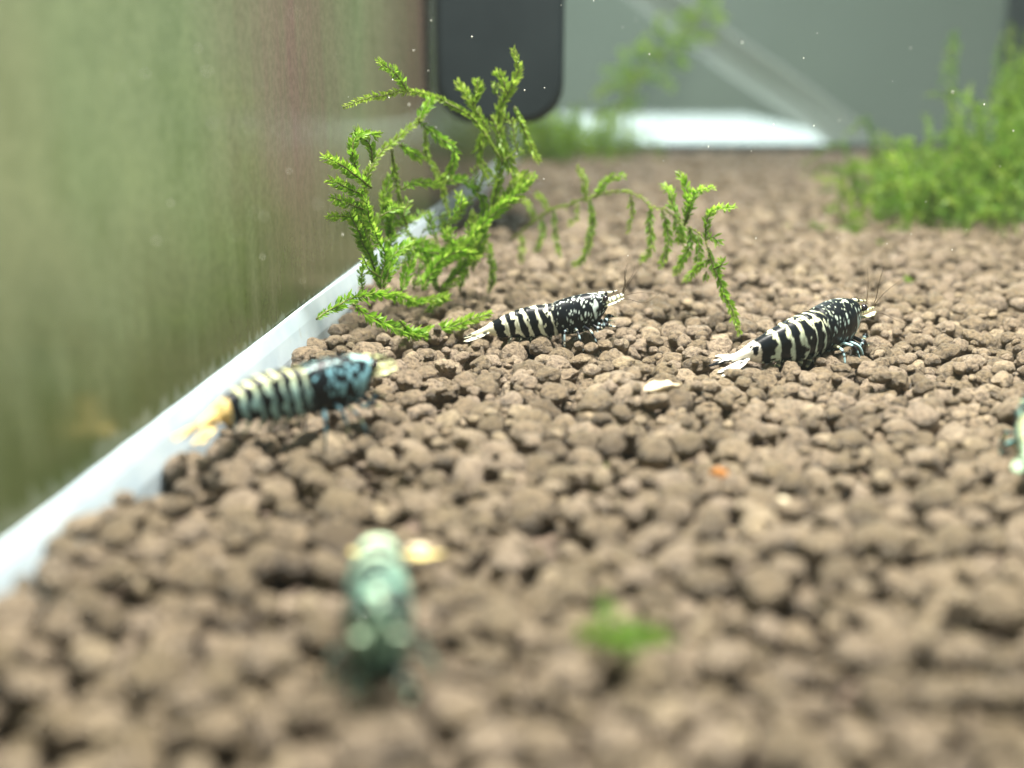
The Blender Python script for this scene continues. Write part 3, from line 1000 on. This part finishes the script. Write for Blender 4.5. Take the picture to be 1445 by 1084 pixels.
class Shrimp:
    def __init__(self, label, origin, yaw, pitch, roll, scale, seed, curl, pat, fat=1.0, sway=0.0, hump=0.0):
        self.R = random.Random(seed)
        self.seed, self.curl, self.pat, self.s, self.fat, self.sway, self.hump = seed, curl, pat, scale, fat, sway, hump
        self.M = Matrix.Translation(origin) @ Matrix.Rotation(yaw, 4, 'Z') @ Matrix.Rotation(-pitch, 4, 'Y') @ Matrix.Rotation(roll, 4, 'X')
        self.root = empty('dwarf_shrimp', origin, label, 'shrimp', 'striped shrimps on the pellets')
        self.root.rotation_euler = self.M.to_euler()
        self.Minv = self.M.inverted()
        self.build()
    def bend(self, a, y, z):
        """curve the tail downwards; input and output in mm"""
        d = max(0.0, 7.0 - a)
        q = 2 * self.sway * d * 0.01               # sideways sweep of the tail, sections turn with it
        return Vector((a + y * self.fat * math.sin(math.atan(q)), y * self.fat * math.cos(math.atan(q)) + self.sway * d * d * 0.01, z * self.fat - self.curl * d * d * 0.01 - self.hump * max(0.0, a - 8.0) ** 2 * 0.01))
    def P(self, a, y, z):
        return self.bend(a, y, z) * (MM * self.s)
    def to_local_ground(self, a, y, lift=0.0):
        w = self.M @ (self.P(a, y, -3.0))
        w.z = hgt(w.x, w.y) + lift
        return self.Minv @ w
    def part(self, name, v, f, cols=None, mat=None, parent=None):
        o = mesh_obj(name, v, f, mat or M_LIMB, parent or self.root)
        if cols is not None:
            color_attr(o.data, np.array(cols, dtype=np.float32))
        return o
    def pigment(self, a, th, y, z):
        """colour at axis position a (mm) and angle th (0 back, pi belly)"""
        p = self.pat
        sd = self.seed * 3.7
        side = 1 if y >= 0 else -1
        arc = min(th, 2 * math.pi - th) * 1.6
        n1 = mnoise.noise(Vector((a * 0.55, arc * 0.75 + sd, side * 3 + sd)))
        n2 = mnoise.noise(Vector((a * 1.5, arc * 1.6 + sd, side * 5)))
        n3 = mnoise.noise(Vector((a * 3.5 + sd, arc * 3.5, side * 9)))
        black = np.array((0.006, 0.008, 0.011)) + 0.008 * max(0, n2) * np.array((0.4, 0.9, 1.1))
        cream = np.array(p['cream'])
        blue = np.array(p['blue'])
        white = 0.0
        if a < 9.9:
            best = 9
            for c, w in p['stripes']:
                slant = 0.22 * (arc - 2.0) * (1 if a > 3 else 0.4)
                d = abs(a + slant * -1 + 0.55 * n1 + 0.28 * n2 - c) - w * (1 + p.get('rag', 1.0) * (0.75 * n1 + 0.6 * n2 + 0.25 * n3))
                best = min(best, d)
            white = 1 if best < 0 else 0
            white = min(1, max(0, 0.5 - best / 0.10))
            if n2 + 0.3 * n3 > 0.50 and a > 5.0:
                white = 1 - white
            if th > 2.75 and th < 2 * math.pi - 2.75:
                white *= 0.2
        if a >= 8.8:
            k = min(1, (a - 8.8) / 1.0)
            dist, pts = mnoise.voronoi(Vector((a * p['spot'] + n1 * 0.8, arc * p['spot'] * 1.5 + sd + n2 * 0.7, side * 4.0 + n2 * 0.3)))
            e = p['spot_r'] + 0.22 * n1 - dist[0]
            sp = min(1, max(0, 0.5 + e / 0.12))
            if a > 15.0:                       # blotched face
                sp = max(sp, min(1, max(0, 0.5 + (n1 + 0.6 * n2 + p['face']) / 0.14)))
            if 13.6 < a and arc < 1.3:
                sp = max(sp, min(1, max(0, 0.5 + (n1 * 1.3 + n2 * 0.5 + p['face'] - 0.16) / 0.12)))
            white = white * (1 - k) + sp * k
        bl = min(1, max(0, (arc - p['blue0']) / 1.6)) * p['bluek']
        if a > 9.5:
            bl = min(1, bl + p['headblue'])
        if a < 0.8:
            bl = 0
            cw = np.array(p['tail'])
        else:
            cw = cream * (1 - bl) + blue * bl
        cw = cw * (0.9 + 0.22 * n3)
        return black * (1 - white) + cw * white
    def build(self):
        NA, NC = 236, 84
        aa = np.linspace(PA[0], PA[-1], NA)
        tp, bt, hw = smooth_prof(PA, PT, aa), smooth_prof(PA, PB, aa), smooth_prof(PA, PWd, aa)
        verts, cols = [], []
        for i, a in enumerate(aa):
            # overlapping shell plates: each plate flares at its rear edge
            k = 1.0
            lobe = 0.0
            for q in range(len(SEG)):
                if a >= SEG[q] and (q == len(SEG) - 1 or a < SEG[q + 1]):
                    u = (a - SEG[q]) / ((SEG[q + 1] - SEG[q]) if q < len(SEG) - 1 else 8.0)
                    k = 1.0 + 0.055 * math.exp(-u * 6.0)
                    if q < len(SEG) - 1:
                        lobe = 0.30 * math.sin(math.pi * min(1, max(0, u)))
                    else:
                        lobe = 0.12
            cz = (tp[i] + bt[i]) / 2
            hz = (tp[i] - bt[i]) / 2
            for j in range(NC):
                th = 2 * math.pi * j / NC
                cs, sn = math.cos(th), math.sin(th)
                ex = 0.86
                zz = math.copysign(abs(cs) ** ex, cs)
                yy = math.copysign(abs(sn) ** ex, sn)
                wk = 1.0 - 0.10 * max(0, -cs) + (0.0 if a < 9.7 else -0.12 * max(0, -cs))
                low = lobe * max(0, -cs) ** 3
                y = hw[i] * k * yy * wk
                z = cz + hz * k * zz - low
                if cs < -0.93:
                    z += 0.18
                verts.append(self.P(a, y, z))
                cols.append(self.pigment(a, th, y, z))
        faces = []
        for i in range(NA - 1):
            for j in range(NC):
                k2 = (j + 1) % NC
                faces.append((i * NC + j, (i + 1) * NC + j, (i + 1) * NC + k2, i * NC + k2))
        faces.append(tuple(range(NC)))
        faces.append(tuple((NA - 1) * NC + j for j in reversed(range(NC))))
        self.part('body', verts, faces, cols, M_SHELL)
        pt = self.pat
        wht, drk = np.array(pt['cream']), np.array((0.008, 0.010, 0.014))
        blu = np.array(pt['blue'])
        # rostrum: short serrated blade
        rp = [self.P(16.2, 0, 1.22), self.P(17.4, 0, 1.12), self.P(18.4, 0, 1.05), self.P(19.1, 0, 1.12)]
        c = catmull(rp, 14)
        v, f = tube_geo(c, [MM * self.s * (0.30 - 0.26 * i / 13) * (1 + 0.18 * (i % 2)) for i in range(14)], 8)
        self.part('rostrum', v, f, [wht if (i // 8) % 5 in (1, 2, 3) else drk for i in range(len(v))])
        # eyes on short stalks
        for sd in (-1, 1):
            e = self.P(17.15, sd * 0.95, 0.55)
            ev, ef = ICO[3]
            vv = [e + Vector(q) * MM * self.s * 0.47 for q in ev]
            eye = self.part('eye', vv, ef.tolist(), None, M_EYE)
            v, f = tube_geo([self.P(16.6, sd * 0.45, 0.35), self.P(16.95, sd * 0.78, 0.5)], [0.26 * MM * self.s, 0.32 * MM * self.s], 10)
            self.part('eye_stalk', v, f, [wht * 0.8] * len(v), None, eye)
        # antennal bases, scales and feelers
        for sd in (-1, 1):
            c = catmull([self.P(17.0, sd * 0.42, -0.05), self.P(18.4, sd * 0.48, 0.12), self.P(19.9, sd * 0.42, 0.42)], 12)
            v, f = tube_geo(c, [MM * self.s * (0.32 - 0.18 * i / 11) for i in range(12)], 8)
            self.part('antenna_base', v, f, [wht if (i // 8) % 5 in (0, 1, 3) else drk for i in range(len(v))])
            c = catmull([self.P(16.8, sd * 0.75, -0.55), self.P(18.3, sd * 0.85, -0.38), self.P(19.8, sd * 0.65, -0.02)], 12)
            v, f = tube_geo(c, [MM * self.s * (0.12 + 0.42 * math.sin(math.pi * (0.12 + 0.86 * i / 11))) for i in range(12)], 10, 0, 0.30)
            self.part('antenna_scale', v, f, [(wht if mnoise.noise(Vector((i * 0.05, sd * 3, self.seed))) > -0.15 else drk) for i in range(len(v))])
            R = self.R
            for (dx, dy, dz, rad) in ((1.4, 0.5, 3.9, 0.075), (2.6, 1.6, 3.0, 0.06)):
                c = catmull([self.P(19.6, sd * 0.42, 0.36), self.P(20.1 + dx * 0.2, sd * (0.45 + dy * 0.2), 0.9 + dz * 0.2), self.P(20.0 + dx * 0.6 + R.uniform(-0.3, 0.3), sd * (0.45 + dy * 0.6), 0.6 + dz * 0.66), self.P(20.0 + dx, sd * (0.45 + dy * 1.2), 0.6 + dz * R.uniform(0.9, 1.2))], 18)
                v, f = tube_geo(c, [MM * self.s * rad * (1 - 0.75 * i / 17) for i in range(18)], 5)
                self.part('antennule', v, f, [np.array((0.10, 0.075, 0.05))] * len(v))
            c = catmull([self.P(17.6, sd * 0.85, -0.5), self.P(20.0, sd * 1.2, -0.1), self.P(22.6, sd * (1.6 + R.uniform(0, 0.8)), -0.6 + R.uniform(-0.5, 0.8)), self.P(25.2, sd * (2.4 + R.uniform(-0.5, 1.2)), -1.2 + R.uniform(-0.6, 1.6))], 22)
            v, f = tube_geo(c, [MM * self.s * 0.065 * (1 - 0.75 * i / 21) for i in range(22)], 5)
            self.part('antenna', v, f, [np.array((0.11, 0.08, 0.055))] * len(v))
        # legs
        def banded(n, m, ph):
            out = []
            for i in range(n):
                q = mnoise.noise(Vector((i * 0.55 + ph, self.seed, ph * 2)))
                cc = blu * pt.get('leg', 0.8) if q > 0.16 else (wht * pt.get('leg', 0.8) if q < -0.42 else drk)
                out += [cc] * m
            return out
        for sd in (-1, 1):
            R = self.R
            for (a0, da, oy) in ((12.9, 2.9, 2.6), (11.9, 1.0, 3.2), (10.9, -1.0, 3.0)):
                root = self.P(a0, sd * 0.75, -2.55)
                foot = self.to_local_ground(a0 + da + R.uniform(-0.5, 0.5), sd * (oy + R.uniform(-0.3, 0.3)), 0.00012)
                knee = root.lerp(foot, 0.42) + Vector((0.3 * da * MM * 0.3, sd * 0.9 * MM * self.s, R.uniform(0.9, 1.3) * MM * self.s))
                ank = root.lerp(foot, 0.80) + Vector((0, sd * 0.45 * MM * self.s, 0.45 * MM * self.s))
                c = catmull([root, knee, ank, foot], 26)
                v, f = tube_geo(c, [MM * self.s * (0.24 - 0.17 * (i / 25) ** 0.8) for i in range(26)], 8)
                self.part('walking_leg', v, f, banded(26, 8, a0 * 3 + sd))
            for (a0, fa, fy, fz) in ((14.9, 17.6, 0.9, -2.7), (14.0, 17.0, 1.3, -3.5)):
                root = self.P(a0, sd * 0.6, -2.4)
                tip = self.P(fa + R.uniform(-0.4, 0.4), sd * fy, fz)
                w = self.M @ tip
                if w.z < hgt(w.x, w.y) + 0.0002:
                    w.z = hgt(w.x, w.y) + 0.0003
                    tip = self.Minv @ w
                elb = root.lerp(tip, 0.45) + Vector((0, sd * 0.5, -0.55)) * MM * self.s
                wri = root.lerp(tip, 0.72) + Vector((0, sd * 0.3, 0.15)) * MM * self.s
                c = catmull([root, elb, wri, tip], 24)
                v, f = tube_geo(c, [MM * self.s * (0.24 if i < 15 else (0.36 - 0.030 * (i - 15))) for i in range(24)], 8)
                leg = self.part('claw_leg', v, f, banded(24, 8, a0 * 5 + sd))
                d = (c[-1] - c[-5]).normalized()
                v, f = tube_geo([c[-2], c[-1] + d * 0.25 * MM * self.s, c[-1] + (d * 0.6 + Vector((0, 0, 0.25))) * MM * self.s], [0.13 * MM * self.s, 0.10 * MM * self.s, 0.03 * MM * self.s], 6)
                self.part('claw', v, f, [wht] * len(v), None, leg)
            # swimming legs under the abdomen
            for q in range(5):
                a0 = 2.6 + 1.45 * q
                zb = float(np.interp(a0, PA, PB))
                tip = self.P(a0 - 0.9, sd * 0.75, zb - 0.75)
                w = self.M @ tip
                hh = hgt(w.x, w.y) + 0.0001
                if w.z < hh:
                    w.z = hh
                    tip = self.Minv @ w
                c = catmull([self.P(a0, sd * 0.65, zb + 0.35), self.P(a0 - 0.25, sd * 0.75, zb - 0.2), tip], 10)
                v, f = tube_geo(c, [MM * self.s * (0.16 + 0.22 * math.sin(math.pi * i / 9)) for i in range(10)], 8, 0, 0.45)
                self.part('swimming_leg', v, f, [(np.array((0.09, 0.10, 0.085)) if (i // 8) % 4 else wht * 0.6) for i in range(len(v))])
        # tail fan
        tl = np.array(pt['tail'])
        for sd in (-1, 1):
            for (ang, ln, w0) in ((0.42, 3.9, 0.62), (0.20, 4.0, 0.58)):
                ln, w0 = ln * pt.get('long', 1.0), w0 * pt.get('lobe', 1.0)
                st = (-0.6, sd * 0.45, -0.28 - 0.2 * ang)
                pts = []
                for i in range(16):
                    u = i / 15
                    pts.append(self.P(st[0] - ln * u * math.cos(ang), st[1] + sd * ln * u * math.sin(ang) * pt['fan'], st[2] - 0.16 * u * ln * 0.4 + 0.25 * u * u))
                v, f = tube_geo(pts, [MM * self.s * (0.08 + w0 * math.sin(math.pi * min(1, 0.1 + 0.88 * i / 15)) ** 0.8) for i in range(16)], 12, 0, 0.22)
                cc = []
                for i in range(16):
                    for j in range(12):
                        q = mnoise.noise(Vector((i * 0.30, j * 0.15 + ang * 9, self.seed * 2 + sd)))
                        dk = (0.10 < i / 15 < 0.36 and q > -0.12) or q > 0.42
                        cc.append(drk if dk else tl * (0.85 + 0.3 * q))
                self.part('tail_lobe', v, f, cc)

A_STR = [(-1.6, 1.5), (-0.1, 0.46), (2.1, 0.33), (3.7, 0.28), (5.2, 0.31), (7.0, 0.30), (8.7, 0.22)]
PAT_A = dict(leg=0.55, cream=(0.90, 0.91, 0.70), blue=(0.60, 0.82, 0.88), tail=(0.90, 0.88, 0.68), stripes=A_STR, spot=1.8, spot_r=0.27, blue0=1.6, bluek=0.3, headblue=0.5, face=-0.38, fan=0.8)
PAT_B = dict(leg=0.7, lobe=0.8, long=0.8, rag=1.2, cream=(0.84, 0.86, 0.54), blue=(0.50, 0.76, 0.80), tail=(0.92, 0.89, 0.80), stripes=[(-1.4, 1.4), (0.2, 0.34), (2.3, 0.30), (4.0, 0.25), (5.5, 0.23), (6.9, 0.22), (8.4, 0.20), (9.5, 0.14)], spot=2.0, spot_r=0.25, blue0=1.2, bluek=0.6, headblue=0.35, face=-0.12, fan=1.7)
PAT_C = dict(leg=0.25, lobe=0.65, rag=1.5, cream=(0.74, 0.78, 0.42), blue=(0.26, 0.56, 0.66), tail=(0.90, 0.66, 0.26), stripes=[(-1.4, 1.5), (0.4, 0.40), (2.2, 0.27), (3.7, 0.26), (5.1, 0.28), (6.5, 0.28), (7.9, 0.30), (9.3, 0.20)], spot=1.55, spot_r=0.30, blue0=0.9, bluek=0.8, headblue=0.75, face=-0.12, fan=0.9)
PAT_D = dict(leg=0.4, cream=(0.64, 0.84, 0.60), blue=(0.27, 0.50, 0.39), tail=(0.90, 0.74, 0.30), stripes=[(-1.0, 1.2), (1.2, 0.7), (3.0, 0.75), (4.6, 0.65), (6.4, 0.35), (8.4, 0.5)], spot=0.9, spot_r=0.36, blue0=0.3, bluek=1.0, headblue=0.8, face=-0.1, fan=1.5)
PAT_E = dict(cream=(0.82, 0.85, 0.45), blue=(0.16, 0.50, 0.50), tail=(0.36, 0.50, 0.34), stripes=[(-1.2, 1.3), (0.6, 0.5), (2.2, 0.42), (3.7, 0.42), (5.1, 0.4), (6.5, 0.4), (7.9, 0.4)], spot=1.1, spot_r=0.32, blue0=1.0, bluek=0.9, headblue=0.6, face=0.0, fan=0.6)

rad = math.radians
Shrimp('black and white banded shrimp with raised antennae standing before the moss clump', at(694, 461, 0.163), 0.0, rad(13), 0.0, 1.0, 3, 0.5, PAT_A, 1.04)
Shrimp('stout black shrimp with narrow cream stripes and a spread white tail fan', at(1079, 493, 0.150), rad(37), rad(12), 0.0, 1.16, 8, 1.3, PAT_B, 1.22, 4.0, 1.5)
Shrimp('blue-spotted shrimp with yellow stripes and orange tail beside the silicone seam', at(303, 570, 0.1125), rad(33), rad(6), 0.0, 1.05, 14, 1.2, PAT_C, 1.10, -2.2, 0.8)
Shrimp('blurred green shrimp seen head-on in the foreground', at(531, 778, 0.0825), rad(-82.5), rad(8), 0.0, 0.95, 19, 0.6, PAT_D, 1.5, 1.4)
Shrimp('pale yellow and teal shrimp cut off by the picture edge', at(1452, 634, 0.1070), rad(66), rad(5), 0.0, 0.78, 27, 0.8, PAT_E, 1.1)

# ------------------------------------------------------------------ chips and specks
def chip(name, px, py, size, mat, label, cat, seed, flat=0.4):
    g = ground(px, py)
    g.z = max(hgt(g.x + ox, g.y + oy) for ox in (-size * 0.5, 0, size * 0.5) for oy in (-size * 0.4, 0, size * 0.4)) + size * flat * 0.3
    v, f = ICO[3]
    out = []
    for p in v:
        q = Vector(p)
        d = 1 + 0.45 * mnoise.noise(q * 1.3 + Vector((seed, 0, 0))) + 0.15 * mnoise.noise(q * 3.7 + Vector((seed, 5, 0)))
        out.append(Vector((q.x * d, q.y * d * 0.7, q.z * d * flat)) * size)
    o = mesh_obj(name, out, f.tolist(), mat)
    o.location = g
    o.rotation_euler = (0.15, 0.1, seed * 1.7)
    tag(o, label, cat)
chip('mineral_chip', 932, 552, 0.0022, M_CHIP, 'cream white mineral chip lying on the pellets between the two sharp shrimps', 'chip', 2)
chip('amber_crumb', 1016, 668, 0.0010, M_AMBER, 'amber brown food crumb among the pellets', 'crumb', 5, 0.7)
chip('mineral_chip', 1106, 722, 0.0005, M_CHIP, 'small pale mineral chip among slightly blurred pellets', 'chip', 7)
chip('mineral_chip', 590, 762, 0.0010, M_CHIP, 'yellowish chip beside the tail of the blurred green shrimp', 'chip', 9)

sv, sf = [], []
R3 = random.Random(99)
ev, ef = ICO[2]
for i in range(80):
    px, py = R3.uniform(0, PW), R3.uniform(0, 400) if R3.random() < 0.9 else R3.uniform(0, 560)
    Y = R3.uniform(0.14, 0.185) if px > 480 else R3.uniform(0.095, 0.125)
    w = at(px, py, Y)
    if w.x < wall_x(w.y) + 0.001 or w.z < 0.003:
        continue
    r = R3.uniform(0.00003, 0.00010)
    b = len(sv)
    st = R3.uniform(1, 2.0)
    sv += [w + Vector((p[0] * r, p[1] * r, p[2] * r * st)) for p in ev]
    sf += [tuple(int(b + q) for q in t) for t in ef]
sp = mesh_obj('floating_specks', sv, sf, M_SPECK)
sp['kind'] = 'stuff'
sp['label'] = 'tiny pale specks drifting in the water'
sp['category'] = 'specks'

# ------------------------------------------------------------------ cloudy water
hz_v, hz_f = box_geo(-1.2, 1.8, -0.6, 1.6, -0.6, 1.2)
hz = mesh_obj('haze', hz_v, hz_f, None, smooth=False)
hz['kind'] = 'stuff'
hm = bpy.data.materials.new('cloudy_water')
hm.use_nodes = True
ht = hm.node_tree
ht.nodes.remove(ht.nodes['Principled BSDF'])
pv = ht.nodes.new('ShaderNodeVolumePrincipled')
pv.inputs['Color'].default_value = (0.80, 0.95, 0.88, 1)
pv.inputs['Density'].default_value = 0.06
ht.links.new(pv.outputs['Volume'], ht.nodes['Material Output'].inputs['Volume'])
hz.data.materials.append(hm)
